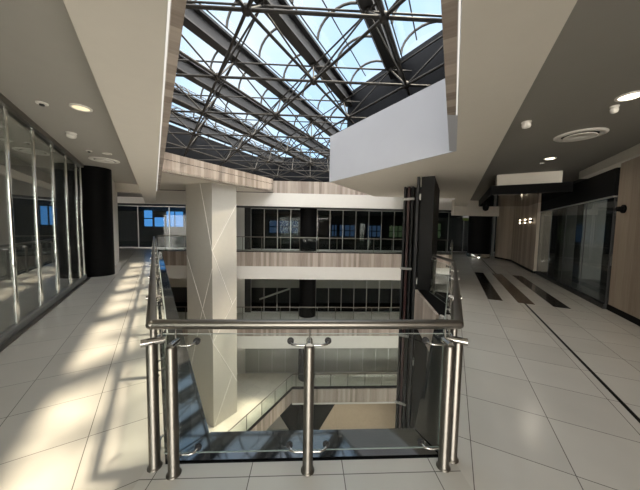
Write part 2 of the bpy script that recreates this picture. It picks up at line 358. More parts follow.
# white bulkhead
def off(p, q, t):
    L = math.hypot(q[0] - p[0], q[1] - p[1]); return (-(q[1] - p[1]) / L * t, (q[0] - p[0]) / L * t)
P1b = LR(4.58, ORi + .12)
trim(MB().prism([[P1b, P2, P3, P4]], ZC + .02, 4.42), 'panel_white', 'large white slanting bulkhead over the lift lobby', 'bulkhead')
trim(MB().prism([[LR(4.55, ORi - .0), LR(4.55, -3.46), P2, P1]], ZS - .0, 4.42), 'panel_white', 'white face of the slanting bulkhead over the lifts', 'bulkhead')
# far boards + white band, and the left boarded bulkhead
trim(MB().wall((-2.3, 17.0), (10, 17.0), .1, 3.84, 4.64, 1), 'wood_x', 'wood boarded roof edge above the far gallery', 'fascia')
trim(MB().wall((-16, 16.97), (14, 16.97), .1, 3.0, 3.86, 1), 'white', 'white plaster band above the far shopfronts', 'fascia')
B0, B1 = (-6.24, 11.2), (-2.3, 17.0)
trim(MB().wall(B0, B1, .12, 3.9, 4.74, 1), 'wood_r', 'wood boarded bulkhead slanting over the faceted column', 'fascia')
trim(MB().prism([[B0, B1, (-10.2, 17.0), LX(OLi, 17)]], 3.9, 4.0), 'plaster', 'beige soffit behind the slanting boarded bulkhead', 'soffit')
trim(MB().prism([[LX(OLi - .1, 11.2), LX(OLi + .0, 11.2), LX(OLi + .0, 17), LX(OLi - .1, 17)]], ZC, 3.95), 'plaster', 'beige upstand above the left soffit end', 'soffit')
# beam across the left gallery, light strip and black canopy on the right
trim(MB().prism([[LP(-1.85, 13.9), LP(OLo, 13.9), LP(OLo, 14.4), LP(-1.85, 14.4)]], ZS, ZC), 'plaster', 'beige beam across the end of the left gallery ceiling', 'beam')
trim(MB().prism([[RP(3.16, -2), RP(3.58, -2), RP(3.58, 10.2), RP(3.16, 10.2)]], 3.19, ZC), 'plaster', 'pale dropped ceiling edge above the near oak wall', 'bulkhead')
trim(MB().prism([[RP(1.13, 9.85), RP(2.70, 9.85), RP(2.70, 10.1), RP(1.13, 10.1)]], 3.06, ZC), 'plaster', 'pale bulkhead face above the black canopy', 'bulkhead')
trim(MB().wall((8.45, 14.75), (11.2, 14.75), .25, 2.52, 3.42, 1), 'plaster', 'pale dropped beam across the end of the right gallery', 'beam')
cn = thing('black_canopy', 'glossy black canopy slab hung over the right gallery', 'canopy')
MB().prism([[RP(.98, 9.80), RP(2.93, 9.80), RP(2.93, 14.5), RP(.98, 14.2)]], 2.79, 3.06).build('canopy_slab', 'black', cn)
MB().prism([[RP(1.0, 9.82), RP(2.92, 9.82), RP(2.92, 14.48), RP(1.0, 14.18)]], 2.77, 2.789).build('glossy_underside', 'gloss', cn)
for uu in (10.4, 12.1, 13.8):
    for oo in (1.3, 2.5):
        p = RP(oo, uu); MB().tube((*p, 3.06), (*p, ZC), .02, 8).build('hanger_rod', 'steel_dark', cn)

# ------------------------------------------------------------------ roof: cladding, space frame, beams, vaults
ZF, ZN, ZB = 4.93, 5.98, 6.05
UP = [LX(-.75, .2), RX(1.0, .2), LR(6.05, 1.0), LR(6.05, -3.66), RX(-3.66, 19.0), LR(6.6, -12.4), (LR(-.75, -12.4)[0], LR(-.75, -12.4)[1])]
UP = [LX(-.75, .2), RX(1.0, .2), LR(6.05, 1.0), LR(6.05, -3.66), RX(-3.66, 18.6), (RX(-12.6, 18.6)[0], 18.6), LR(-.75, -12.6)]
UPo = []
cx = sum(p[0] for p in UP) / len(UP); cy = sum(p[1] for p in UP) / len(UP)
ucl = MB()
for i, p in enumerate(UP):
    q = UP[(i + 1) % len(UP)]; ucl.wall(p, q, .12, 4.45, 6.55, -1)
trim(ucl, 'upstand', 'dark cladding upstand round the skylight', 'cladding')
struct('ceiling_roof', MB().prism([[(-XW, Y0), (XW, Y0), (XW, Y1), (-XW, Y1)], UP], 4.8, 5.0), 'upstand', 'dark flat roof around the skylight', 'roof')
inner = [LX(OLi + .05, FY - .06), RX(ORi - .05, FY - .06), P1, P2, RX(-3.80, 10.), RX(-3.80, 17.02), (B1[0], 17.02), B1, B0]
struct('ceiling_roof_edge', MB().prism([UP, inner], 4.42, 4.45), 'upstand', 'dark flat ledge at the foot of the skylight cladding', 'roof')

def inside(x, y, poly):
    r = False; n = len(poly)
    for i in range(n):
        x0, y0 = poly[i]; x1, y1 = poly[i - 1]
        if (y0 > y) != (y1 > y) and x < (x1 - x0) * (y - y0) / (y1 - y0) + x0: r = not r
    return r
A_ = 2.115
n0 = (-.98, 4.2)
nodes = {}
for j in range(-2, 9):
    for i in range(-8, 9):
        x = n0[0] + A_ * i - A_ / 2 * (j % 2) * (1) + 0; y = n0[1] + A_ * S * j
        # rows shift by half a bay
        x = n0[0] + A_ * i - A_ / 2 * j
        if inside(x, y, UP): nodes[(i, j)] = (x, y)
sf = thing('space_frame', 'steel tube space frame hanging under the glass roof', 'space frame')
nn = 0
for k, (x, y) in nodes.items():
    MB().ball((x, y, ZF), .085).build('node', 'frame', sf)
# bottom chords: one tube per line of nodes
def clipline(p, d, poly, step=.03):
    ts = [t * step for t in range(-700, 900) if inside(p[0] + d[0] * t * step, p[1] + d[1] * t * step, poly)]
    if not ts: return []
    runs = [[ts[0], ts[0]]]
    for t in ts[1:]:
        if t - runs[-1][1] > step * 1.5: runs.append([t, t])
        else: runs[-1][1] = t
    return [((p[0] + d[0] * a, p[1] + d[1] * a), (p[0] + d[0] * b, p[1] + d[1] * b)) for a, b in runs if b - a > .4]
def chords(d, z, r, nm, base, dn, cnt):
    for q in cnt:
        p = (base[0] + dn[0] * q, base[1] + dn[1] * q)
        for a, b in clipline(p, d, UP): MB().tube((*a, z), (*b, z), r, 8).build(nm, 'frame', sf)
H = A_ * S
chords(DX, ZF, .029, 'chord', n0, (0, H), range(-2, 9))
chords(DL, ZF, .029, 'chord', n0, (S * H, .5 * H), range(-1, 6))
chords(DR, ZF, .029, 'chord', n0, (S * H, -.5 * H), range(-6, 3))
for j in range(-3, 9):
    for i in range(-9, 9):
        x = n0[0] + A_ * i - A_ / 2 * j; y = n0[1] + H * j + A_ / math.sqrt(3)
        tg = [nodes.get(k) for k in ((i, j), (i, j + 1), (i + 1, j + 1))]
        tg = [t for t in tg if t]
        if not tg or not inside(x, y, UP): continue
        m = MB()
        for t in tg: m.tube((*t, ZF), (x, y, ZN), .021, 7)
        m.ball((x, y, ZN), .065, 8, 5)
        m.tube((x, y, ZN), (x, y, ZB - .001), .05, 8)
        m.build('web_brace', 'frame', sf)
chords(DX, ZN, .021, 'top_chord', (n0[0], n0[1] + A_ / math.sqrt(3)), (0, H), range(-3, 9))
chords(DL, ZN, .021, 'top_chord', (n0[0], n0[1] + A_ / math.sqrt(3)), (S * H, .5 * H), range(-2, 6))

ordw = ['first', 'second', 'third', 'fourth', 'fifth', 'sixth', 'seventh', 'eighth', 'ninth', 'tenth']
beam_o = [-3.56 + 1.83 * k for k in range(2, -6, -1)]     # from the right
bi = 0
beams = []
for o in beam_o:
    for a, b in clipline(RX(o, 6.), DR, UP):
        bt = thing('roof_beam', 'dark steel roof beam, %s counting from the right roof edge' % ordw[bi], 'roof beam', 'steel beams of the glass roof')
        MB().wall(a, b, .26, ZB, ZB + .05).build('bottom_flange', 'beam', bt)
        MB().wall(a, b, .10, ZB + .05, ZB + .36).build('web_plate', 'beam', bt)
        MB().wall(a, b, .34, ZB + .36, ZB + .42).build('gutter', 'beam', bt)
        beams.append((o, a, b)); bi += 1
bi = 0
for o in [x - .915 for x in [beam_o[0] + 1.83] + beam_o]:
    for a, b in clipline(RX(o, 6.), DR, UP):
        v = thing('roof_vault', 'arched glass roof bay, %s counting from the right roof edge' % ordw[bi], 'glass roof', 'arched bays of the glass roof'); bi += 1
        L = math.hypot(b[0] - a[0], b[1] - a[1]); W, Hh, z0 = .72, .60, ZB + .46
        nr = (S, -.5)
        def pt(t, ang, k=1.):
            return (a[0] + DR[0] * t + nr[0] * W * k * math.cos(ang), a[1] + DR[1] * t + nr[1] * W * k * math.cos(ang), z0 + Hh * k * math.sin(ang))
        N = 12; t0, t1 = -.6, L + .6
        P = [pt(t, PI * i / N) for t in (t0, t1) for i in range(N + 1)]
        MB().add(P, [(i, i + 1, N + 2 + i, N + 1 + i) for i in range(N)], True).build('roof_glass', 'roofglass', v)
        nh = int((t1 - t0) / 1.2)
        for h in range(nh + 1):
            t = t0 + .1 + h * 1.2
            MB().path([pt(t, PI * i / N, .985) for i in range(N + 1)], .034, 6).build('hoop', 'frame', v)
        for ang in (.0, PI * .33, PI * .67, PI):
            MB().tube(pt(t0, ang, .985), pt(t1, ang, .985), .018, 6).build('glazing_bar', 'frame', v)

# ------------------------------------------------------------------ balustrades
def lerp(a, b, t): return (a[0] + (b[0] - a[0]) * t, a[1] + (b[1] - a[1]) * t)
def add_post(par, p, z, e, n, detail, arm=(1, 1), rail=1.0):
    """p = plan point, e = along the run, n = towards the glass"""
    if not detail:
        o = MB().tube((*p, z), (*p, z + rail - .02), .022, 8).build('post', 'steel', par)
        return o
    m = MB().lathe((p[0], p[1], z), [(.046, 0), (.046, .005), (.038, .010), (.034, .016), (.034, .855), (.028, .868), (.010, .874)], 20)
    o = m.build('post', 'steel', par)
    q = lambda a, b, h: (p[0] + e[0] * a + n[0] * b, p[1] + e[1] * a + n[1] * b, z + h)
    # short stub lying across the post top
    MB().tube(q(0, -.02 if detail == 2 else -.06, .868), q(0, .075, .868), .022 if detail == 2 else .025, 14).build('stub', 'chrome', o)
    MB().tube(q(0, .055, .86), q(0, .06, rail - .02), .006, 8).build('rail_pin', 'steel', o)
    for h in (.853, .105):
        for s in (-1, 1):
            if not arm[(s + 1) // 2]: continue
            ar = MB().path([q(0, .03, h), q(.085 * s, .03, h), q(.118 * s, .04, h + .004), q(.128 * s, .075, h + .010)], .0085, 8)
            ar.build('spider_arm', 'chrome', o)
            MB().tube(q(.128 * s, .070, h + .010), q(.128 * s, .083, h + .010), .023, 14).tube(q(.128 * s, .060, h + .010), q(.128 * s, .071, h + .010), .013, 12).build('glass_clamp', 'steel_dark', o)
    return o
def balustrade(name, label, line, z, posts, n_side, detail=False, gl_off=.09, rail_r=.032, rail_z=1.0, rail_off=.06, gtop=.905, gbot=.065, cover=None):
    """line = plan polyline of the posts; posts = per segment list of distances; n_side: +1 glass on the left of the run"""
    t = thing(name, label, 'balustrade')
    rl = []
    for i in range(len(line) - 1):
        a, b = line[i], line[i + 1]; L = math.hypot(b[0] - a[0], b[1] - a[1]); e = ((b[0] - a[0]) / L, (b[1] - a[1]) / L)
        n = (-e[1] * n_side, e[0] * n_side); ps = posts[i]
        ends = [0] + list(ps) + [L] if not cover else cover[i]
        for k, d in enumerate(ps):
            add_post(t, (a[0] + e[0] * d, a[1] + e[1] * d), z, e, n, detail, (d > .25, d < L - .25))
        for k in range(len(ends) - 1):
            s0, s1 = ends[k] + .006, ends[k + 1] - .006
            if s1 - s0 < .15: continue
            c = ((a[0] + e[0] * (s0 + s1) / 2 + n[0] * gl_off), (a[1] + e[1] * (s0 + s1) / 2 + n[1] * gl_off))
            gp = MB().box(c, ((s1 - s0) / 2, .005), e, z + gbot, z + gtop).build('glass_panel', 'glass' if detail else 'glass_far', t)
            if detail: [MB().box(c, ((s1 - s0) / 2, .0045), e, z + h, z + h + .0025).build('glass_edge', 'edge', gp) for h in (gtop + .0005, gbot - .003)]
        if not rl: rl.append((a[0] + n[0] * rail_off, a[1] + n[1] * rail_off, z + rail_z - rail_r * .5))
        rl.append((b[0] + n[0] * rail_off, b[1] + n[1] * rail_off, z + rail_z - rail_r * .5))
    hr = MB().path(rl, rail_r, 16)
    if detail: hr.ball(rl[0], rail_r, 16, 9).ball(rl[-1], rail_r, 16, 9)
    hr.build('handrail', 'steel', t)
    return t
# near run, posts on Y = 1.64
t = balustrade('glass_balustrade', 'near glass balustrade with steel handrail and three posts facing the void', [(-1.005, 1.64), (1.05, 1.64)], 0,
               [[.145, 1.025, 1.962]], 1, 2, cover=[[.03, 1.025, 2.03]])
# left run
a, b = LP(-.03, 1.975), LP(-.03, 18.0)
la = LX(-.02, 1.70)
u0 = 1.90
pl = [.0] + [1.24 + 1.3 * k for k in range(11)]
balustrade('glass_balustrade', 'long glass balustrade along the left gallery, with steel handrail', [a, LP(-.03, 17.4)], 0, [pl], -1, True, rail_off=.0)
# right run, then the short return beside the lift lobby
a = RP(.06, 2.0)
balustrade('glass_balustrade', 'glass balustrade along the right gallery, bending at the lift lobby', [a, (3.04, 5.16), (3.22, 6.42)], 0,
           [[.0, 1.3, 2.6, 3.5], [.1, 1.2]], 1, True, rail_off=.0)
balustrade('glass_balustrade', 'far part of the right gallery balustrade beyond the dark lift shaft', [RP(-.02, 10.75), RP(-.02, 14.6), RX(-.02, FAR + .02)], 0,
           [[.1, 1.35, 2.6, 3.8], [1.3, 2.6]], 1, False, rail_r=.026)
balustrade('glass_balustrade', 'glass balustrade of the far gallery on this storey', [(-9.7, 17.22), (9.6, 17.22)], 0,
           [[.4 + 1.25 * k for k in range(16)]], -1, False, rail_r=.026, gl_off=.06)
balustrade('glass_balustrade', 'glass balustrade of the far gallery one storey down', [(-9.7, 17.22), (8.6, 17.22)], -4.7,
           [[.4 + 1.25 * k for k in range(15)]], -1, False, rail_r=.026, gl_off=.06)
balustrade('glass_balustrade', 'glass balustrade round the opening of the lower floor, with slanting side', [RP(-9.45, 6.0), (-.98, 17.22), (8.6, 17.22)], -9.4,
           [[.3 + 1.25 * k for k in range(7)], [.3 + 1.2 * k for k in range(8)]], -1, False, rail_r=.026, gl_off=.06)

# ------------------------------------------------------------------ shopfronts
def shopfront(label, a, b, z0, z1, n_pan, mat='shop', t=.012, mull=.025, foot=.06, head=.06, mm='mullion'):
    s = thing('glass_shopfront', label, 'shopfront')
    L = math.hypot(b[0] - a[0], b[1] - a[1]); e = ((b[0] - a[0]) / L, (b[1] - a[1]) / L)
    for k in range(n_pan):
        MB().wall(lerp(a, b, k / n_pan), lerp(a, b, (k + 1) / n_pan), t, z0 + foot, z1 - head).build('glass_panel', mat, s)
    for k in range(n_pan + 1):
        p = lerp(a, b, k / n_pan); MB().box(p, (mull, mull * 1.4), e, z0 + foot, z1 - head).build('mullion', mm, s)
    MB().wall(a, b, .08, z0, z0 + foot).build('bottom_rail', mm, s); MB().wall(a, b, .08, z1 - head, z1).build('top_rail', mm, s)
    return s
# left gallery: frameless glass with polished upright poles
s = thing('glass_shopfront', 'tall glass shopfront with polished steel poles along the left gallery', 'shopfront')
gu = [1.75 + 1.0 * k for k in range(-3, 9)] + [10.35]
for k in range(len(gu) - 1):
    MB().wall(LP(-1.80, gu[k] + .03), LP(-1.80, gu[k + 1] - .03), .010, .10, 3.30).build('glass_panel', 'shop_left', s)
MB().wall(LP(-1.80, gu[0]), LP(-1.80, 10.35), .09, 0, .10).build('bottom_rail', 'mullion', s)
MB().wall(LP(-1.70, gu[0]), LP(-1.70, 10.35), .07, 0, .02).build('floor_track', 'steel', s)
MB().wall(LP(-1.80, gu[0]), LP(-1.80, 10.35), .14, 3.30, 3.399).build('top_rail', 'steel', s)
for k in range(1, len(gu)):
    p = LP(-1.80, gu[k] - (.08 if k == len(gu) - 1 else 0))
    o = MB().tube((*p, .101), (*p, 3.30), .027, 14).build('pole', 'pole', s)
    MB().tube((*p, .12), (*p, .44), .033, 14).build('sleeve', 'pole', o); MB().tube((*p, 1.0), (*p, 1.06), .035, 14).build('collar', 'pole', o)
# dark room behind it
struct('wall_left_shop', MB().wall(LP(-6.5, -2), LP(-6.5, 14), .2, -.0, 3.4, 1), 'midgrey', 'grey wall deep inside the left shop', 'wall')
struct('floor_left_shop', MB().prism([[LP(-6.5, -2), LP(-1.92, -2), LP(-1.92, 11.5), LP(-6.5, 11.5)]], .0, .012), 'shopfloor', 'grey shiny floor inside the left shop', 'floor')
struct('ceiling_left_shop', MB().prism([[LP(-6.5, -2), LP(-1.95, -2), LP(-1.95, 11.5), LP(-6.5, 11.5)]], 3.33, 3.398), 'plaster', 'pale ceiling inside the left shop', 'ceiling')
struct('wall_left_end', MB().prism([[LP(-1.36, 11.6), LP(-1.36, 14.6), LP(-2.4, 14.6), LP(-2.4, 11.6)]], 0, ZC), 'white', 'white wall end beyond the round black column', 'wall')
struct('wall_left_shop_end', MB().wall(LP(-1.95, 11.5), LP(-6.5, 11.5), .15, 0, 3.39, 1), 'darkroom', 'dark end wall of the left shop', 'wall')

# far storeys
X0 = -4.17
shopfront('dark glass shopfront behind the far railing of this storey', (X0, 19.1), (X0 + .963 * 14, 19.1), 0, 3.02, 14)
shopfront('dark glass shopfront one storey down behind the far railing', (X0, 19.1), (X0 + .963 * 14, 19.1), -4.7, -1.75, 14, 'shop_clear')
shopfront('grey panelled shopfront of the lower storey', (X0 - .4, 19.1), (X0 + .963 * 14, 19.1), -9.4, -6.45, 14, 'midgrey', .03)
shopfront('wide dark glass front closing the end of the left gallery', (-16.5, 19.1), (-5.6, 19.1), 0, 3.02, 5)
struct('wall_far', MB().wall((-5.6, 19.0), (X0 - .45, 19.0), .3, -9.4, 3.02, 1), 'white', 'pale wall pier left of the far shopfronts', 'wall')
struct('wall_far_pier', MB().wall((X0 - .45, 19.05), (X0, 19.05), .2, -4.7, 3.02, 1), 'steel_dark', 'dark panel left of the far shop glass', 'wall')
struct('wall_middle_shop', MB().wall((-20, 21.6), (20, 21.6), .2, -4.7, -1.7, 1), 'darkroom', 'dark wall inside the middle storey shop', 'wall')
trim(MB().wall((-20, 20.6), (20, 20.6), .2, -3.2, -1.72, 1), 'plaster', 'grey bulkhead inside the middle storey shop', 'bulkhead')
struct('floor_middle_shop', MB().prism([[(-20, 19.15), (20, 19.15), (20, 21.6), (-20, 21.6)]], -5.0, -4.702), 'black', 'black floor inside the middle storey shop', 'floor')
struct('ceiling_middle_shop', MB().prism([[(-20, 19.12), (20, 19.12), (20, 21.6), (-20, 21.6)]], -1.72, -1.6), 'darkroom', 'dark ceiling of the middle storey shop', 'ceiling')
# escalator rail seen through the middle shop glass
h = thing('stair_handrail', 'pale sloping handrail seen inside the middle storey shop', 'handrail')
MB().tube((-3.7, 19.9, -3.95), (-1.4, 20.3, -3.2), .07, 8).build('rail', 'col_w', h)
for q in (.05, .5, .95): MB().tube((-3.7 + 2.3 * q, 19.9 + .4 * q, -4.7), (-3.7 + 2.3 * q, 19.9 + .4 * q, -3.95 + .75 * q), .03, 8).build('post', 'steel_dark', h)

# daylight windows far behind the shop glass
WN = [0]
def window(x0, x1, z0, z1, y, mat, lab, rows=1, cols=1):
    WN[0] += 1
    o = struct('window_%d' % WN[0], MB().wall((x0, y), (x1, y), .04, z0, z1), 'black', lab, 'window')
    for i in range(cols):
        for j in range(rows):
            dx, dz = (x1 - x0) / cols, (z1 - z0) / rows
            MB().wall((x0 + dx * i + .05, y - .03), (x0 + dx * (i + 1) - .05, y - .03), .02, z0 + dz * j + .04, z0 + dz * (j + 1) - .04).build('pane', mat, o)
    return o
window(-14.75, -13.95, 1.5, 3.0, 24, 'bluewin', 'blue daylight window at the end of the left gallery, first from left', 2, 1)
window(-13.85, -12.9, 1.5, 2.4, 24, 'bluewin', 'lower blue daylight window second from left in the left gallery', 1, 1)
window(-12.8, -11.25, 1.5, 2.95, 24, 'bluewin', 'wide blue daylight window, third from left in the left gallery', 1, 2)
window(-11.1, -10.2, 1.5, 2.9, 24, 'bluewin', 'blue daylight window partly behind the faceted column', 1, 2)
for x0, x1, z0, z1, mt, lab in ((-3.6, -.9, 1.1, 2.3, 'bluedim', 'dim blue window left of the round column in the far shop'),
                                (1.9, 2.7, .9, 2.0, 'bluedim', 'dim blue window right of the round column in the far shop'),
                                (2.9, 4.4, .9, 2.0, 'bluedim', 'dim blue window in the middle of the far shop'),
                                (5.5, 6.9, .9, 2.0, 'bluedim', 'dim blue window in the right part of the far shop'),
                                (7.6, 8.9, .9, 2.0, 'greenwin', 'green window beside the lift shaft in the far shop'),
                                (9.6, 11.2, .9, 2.3, 'bluemid', 'dim blue window past the lift shaft in the far shop'),
                                (11.5, 12.6, .9, 2.3, 'greenwin', 'green window past the lift shaft in the far shop')):
    window(x0, x1, z0, z1, 24, mt, lab, 2, 3)

# right gallery
WO = 3.0
struct('wall_right_oak', MB().prism([[RP(WO, -2), RP(WO, 7.65), RP(WO + .35, 7.65), RP(WO + .35, -2)]], .12, 3.07), 'wood_wall', 'oak panelled wall nearest on the right', 'wall')
struct('baseboard_right', MB().prism([[RP(WO - .01, -2), RP(WO - .01, 7.67), RP(WO + .3, 7.67), RP(WO + .3, -2)]], 0, .12), 'black', 'black baseboard under the near oak wall', 'baseboard')
s = shopfront('dark glass shopfront between the two oak walls on the right', RP(2.97, 7.68), RP(2.97, 12.85), 0, 2.42, 4, 'shop_right', mm='steel_dark', mull=.008, foot=.10, head=.03)
for q in s.children:
    if q.name.startswith('top_rail'): q.data.materials[0] = M['mullion']
struct('wall_right_fascia', MB().prism([[RP(2.95, 7.68), RP(2.95, 12.85), RP(3.15, 12.85), RP(3.15, 7.68)]], 2.42, 3.0), 'black', 'black wall band above the right shop glass', 'wall')
struct('wall_right_shop', MB().wall(RP(7.5, 4), RP(7.5, 18), .2, 0, 3.4, -1), 'darkroom', 'dark wall deep inside the right shop', 'wall')
struct('floor_right_shop', MB().prism([[RP(3.03, 7.7), RP(7.5, 7.7), RP(7.5, 18), RP(3.03, 18)]], 0, .01), 'darkfloor', 'dark floor inside the right shop', 'floor')
struct('ceiling_right_shop', MB().prism([[RP(3.6, 4.), RP(7.5, 4.), RP(7.5, 18), RP(3.6, 18)]], 3.2, 3.395), 'darkroom', 'dark ceiling inside the right shop', 'ceiling')
for k, (oo, uu) in enumerate(((4.3, 12.6), (4.3, 14.6))):
    o = MB().box(RP(oo, uu), (.28, .28), DR, .01, 3.199).build('shop_pillar', 'midgrey')
    tag(o, ('square grey pillar inside the right shop, nearer the near oak wall', 'square grey pillar inside the right shop, nearer the far oak wall')[k], 'pillar', kind='thing')
struct('wall_right_far_oak', MB().prism([[RP(2.86, 12.85), RP(2.86, 17.4), RP(2.3, 18.9), RP(2.6, 19.2), RP(3.3, 17.6), RP(3.3, 12.85)]], .10, 3.38), 'wood_wall', 'far oak panelled wall of the right gallery', 'wall')
struct('baseboard_far', MB().prism([[RP(2.85, 12.85), RP(2.85, 17.4), RP(2.3, 18.88), RP(2.6, 19.1), RP(3.25, 17.5), RP(3.25, 12.85)]], 0, .10), 'black', 'black baseboard under the far oak wall', 'baseboard')
shopfront('dark glass shopfront at the far end of the right gallery', (9.4, 19.1), (16.5, 19.1), 0, 3.02, 6)
d = struct('door_1', MB().box((11.7, 16.55), (.5, .03), (1, 0), .02, 2.75), 'shop', 'glass door with pale frame beside the far black column', 'door')
m = MB()
m.box((11.22, 16.55), (.06, .06), (1, 0), 0, 2.85).box((12.24, 16.55), (.06, .06), (1, 0), 0, 2.85).box((11.73, 16.55), (.57, .06), (1, 0), 2.78, 2.9)
m.build('door_frame', 'mullion', d)

# ------------------------------------------------------------------ columns
def round_column(label, c, r, z0, z1, base=True, rings=()):
    t = thing('round_column', label, 'column')
    MB().lathe((c[0], c[1], 0), [(r, z0), (r, z1)], 40).build('shaft', 'black', t)
    if base: MB().lathe((c[0], c[1], z0), [(r + .02, .0), (r + .02, .24), (r + .001, .25)], 40).build('base_ring', 'pole', t)
    return t
round_column('round black column at the end of the left glass shopfront', (-6.75, 8.62), .40, 0, ZC - .001, False)
round_column('tall round black column in front of the far shopfronts', (.02, 18.45), .60, -14.1, 3.02, False)
round_column('round black column with steel base ring at the end of the right gallery', (10.65, 15.6), .62, 0, ZC - .001, True)

# faceted column
A0, Bm, C0 = Vector((-6.82, 14.8, 0)), Vector((-5.02, 13.74, 0)), Vector((-4.08, 14.95, 0))
D1, D2 = Vector((-4.9, 16.2, 0)), Vector((-6.6, 16.2, 0))
rings = [(-9.4, .998, .002), (.35, .998, .002), (3.899, .58, .02)]
cm = MB(); V = []
for z, p, q in rings:
    for w in (A0, A0.lerp(Bm, p), Bm.lerp(C0, q), C0, D1, D2): V.append((w.x, w.y, z))
F = []
for i in range(len(rings) - 1):
    for j in range(6):
        a, b = i * 6 + j, i * 6 + (j + 1) % 6
        F += [(a, b, b + 6), (a, b + 6, a + 6)]
F += [tuple(range(5, -1, -1)), tuple(range(len(V) - 6, len(V)))]
fc = thing('faceted_column', 'huge pale faceted column rising through the void on the left', 'column')
cm.add(V, F).build('shaft', 'col_a', fc)
for j in (1,):
    for i in (1,):
        MB().tube(V[i * 6 + j], V[(i + 1) * 6 + j], .022, 6).build('edge_trim', 'col_w', fc)
# inlaid lines crossing the flat faces
def fp(p, q, t, z): w = p.lerp(q, t); return (w.x, w.y, z)
for f, t0, z0, t1, z1 in (('L', .01, .0, .62, -2.9), ('L', 1, -.6, .62, -2.9), ('L', .62, -2.9, 1, -4.6), ('L', .62, -2.9, .05, -6.9), ('L', .05, -6.9, .2, -8.0),
                         ('R', 1, 2.9, 0, .35), ('R', 0, .35, .8, -2.8), ('R', .8, -2.8, 1, -2.4), ('R', .8, -2.8, 0, -4.6), ('R', 0, -4.6, .8, -6.9), ('R', .8, -6.9, .05, -9.3), ('R', .8, -6.9, 1, -7.5)):
    u, w = (A0, Bm) if f == 'L' else (Bm, C0)
    a, b = fp(u, w, t0, z0), fp(u, w, t1, z1)
    MB().tube(a, b, .02, 6).build('inlay_line', 'col_w', fc)

# ------------------------------------------------------------------ lift shaft
lf = thing('lift_shaft', 'tall black lift shaft with dark red guide rails', 'lift')
ZL0, ZL1 = -14.1, ZS - .001
MB().prism([[RP(-.82, 7.45), RP(-.50, 7.45), RP(-.50, 10.1), RP(-.82, 10.1)]], ZL0, ZL1).build('shaft_wall', 'lift', lf)
MB().prism([[RP(-1.5, 9.2), RP(-.82, 9.2), RP(-.82, 10.4), RP(-1.5, 10.4)]], ZL0, ZL1).build('shaft_back', 'lift', lf)
for o0, o1, mt in ((-1.52, -1.46, 'steel_dark'), (-1.40, -1.33, 'lift_red'), (-1.27, -1.21, 'steel_dark')):
    MB().prism([[RP(o0, 8.95), RP(o1, 8.95), RP(o1, 9.19), RP(o0, 9.19)]], ZL0, ZL1).build('guide_rail', mt, lf)
MB().prism([[RP(-.93, 7.40), RP(-.87, 7.40), RP(-.87, 7.62), RP(-.93, 7.62)]], ZL0, ZL1).build('guide_rail', 'steel_dark', lf)
for z in (2.6, .3, -2, -4.4, -6.8):
    MB().prism([[RP(-1.55, 8.9), RP(-1.18, 8.9), RP(-1.18, 8.94), RP(-1.55, 8.94)]], z, z + .08).build('guide_bracket', 'mullion', lf)
    MB().prism([[RP(-.86, 7.42), RP(-.82, 7.42), RP(-.82, 7.6), RP(-.86, 7.6)]], z - .15, z - .0).build('guide_bracket', 'mullion', lf)

# ------------------------------------------------------------------ things on the ceilings and walls
def downlight(x, y, z, r, label, glow, power=0.):
    t = thing('downlight', label, 'ceiling light', 'round ceiling downlights')
    MB().lathe((x, y, z), [(r, 0), (r, -.012), (r * .80, -.016), (r * .78, -.001)], 28).build('trim_ring', 'plastic', t)
    MB().lathe((x, y, z), [(r * .77, -.0015), (r * .77, -.006)], 28).build('lens', glow, t)
    if power:
        L = bpy.data.lights.new('downlight_lamp', 'SPOT'); L.energy = power; L.color = (1, .9, .74); L.spot_size = math.radians(150); L.spot_blend = .8; L.shadow_soft_size = .1
        o = bpy.data.objects.new('downlight_lamp', L); C.objects.link(o); o.location = (x, y, z - .03); o.parent = t
downlight(-3.48, 4.22, ZC, .135, 'warm dim downlight in the left gallery ceiling', 'lampdim', 6)
downlight(-5.03, 6.8, ZC, .10, 'small downlight in the left ceiling beside the round vent', 'plastic')
downlight(4.12, 3.25, ZC, .14, 'bright oval looking downlight at the edge of the right ceiling', 'lamp', 22)
downlight(5.77, 6.05, ZC, .12, 'bright downlight in the right ceiling past the round vent', 'lamp', 22)
downlight(5.0, 21.0, -9.7, .14, 'added unseen downlight brightening the brown floor of the lowest storey, nearer the lifts', 'lamp', 160)  # this lamp and the next are added out of view to brighten the basement
downlight(1.5, 21.0, -9.7, .14, 'added unseen downlight brightening the brown floor of the lowest storey, nearer the round column', 'lamp', 160)
def vent(x, y, z, r, label):
    t = thing('ceiling_vent', label, 'air vent', 'round ceiling air vents')
    MB().lathe((x, y, z), [(r, 0), (r, -.012), (r * .78, -.03), (r * .74, -.012), (r * .72, -.001)], 36).build('outer_ring', 'plastic', t)
    MB().lathe((x, y, z), [(r * .70, -.001), (r * .70, -.004)], 36).build('throat', 'black', t)
    MB().lathe((x, y, z), [(r * .03, -.004), (r * .05, -.022), (r * .60, -.036), (r * .64, -.03), (r * .6, -.02)], 36).build('disc', 'plastic', t)
vent(-5.62, 7.5, ZC, .34, 'round air vent in the left ceiling before the black column')
vent(-8.7, 12.65, ZC, .34, 'round air vent in the left ceiling beyond the black column')
vent(4.90, 4.58, ZC, .36, 'round air vent in the right gallery ceiling')
def detector(x, y, label, r=.055, dome=False):
    t = thing('smoke_detector', label, 'detector', 'small ceiling detectors')
    MB().lathe((x, y, ZC), [(r, 0), (r, -.015), (r * .8, -.02)], 20).build('base', 'plastic', t)
    if dome: MB().lathe((x, y, ZC), [(r * .8, -.02), (r * .95, -.05), (r * .8, -.085), (r * .3, -.10)], 20).build('sensor_dome', 'plastic', t)
    else: MB().lathe((x, y, ZC), [(r * .45, -.02), (r * .42, -.04), (r * .2, -.045)], 16).build('sensor_head', 'steel_dark', t)
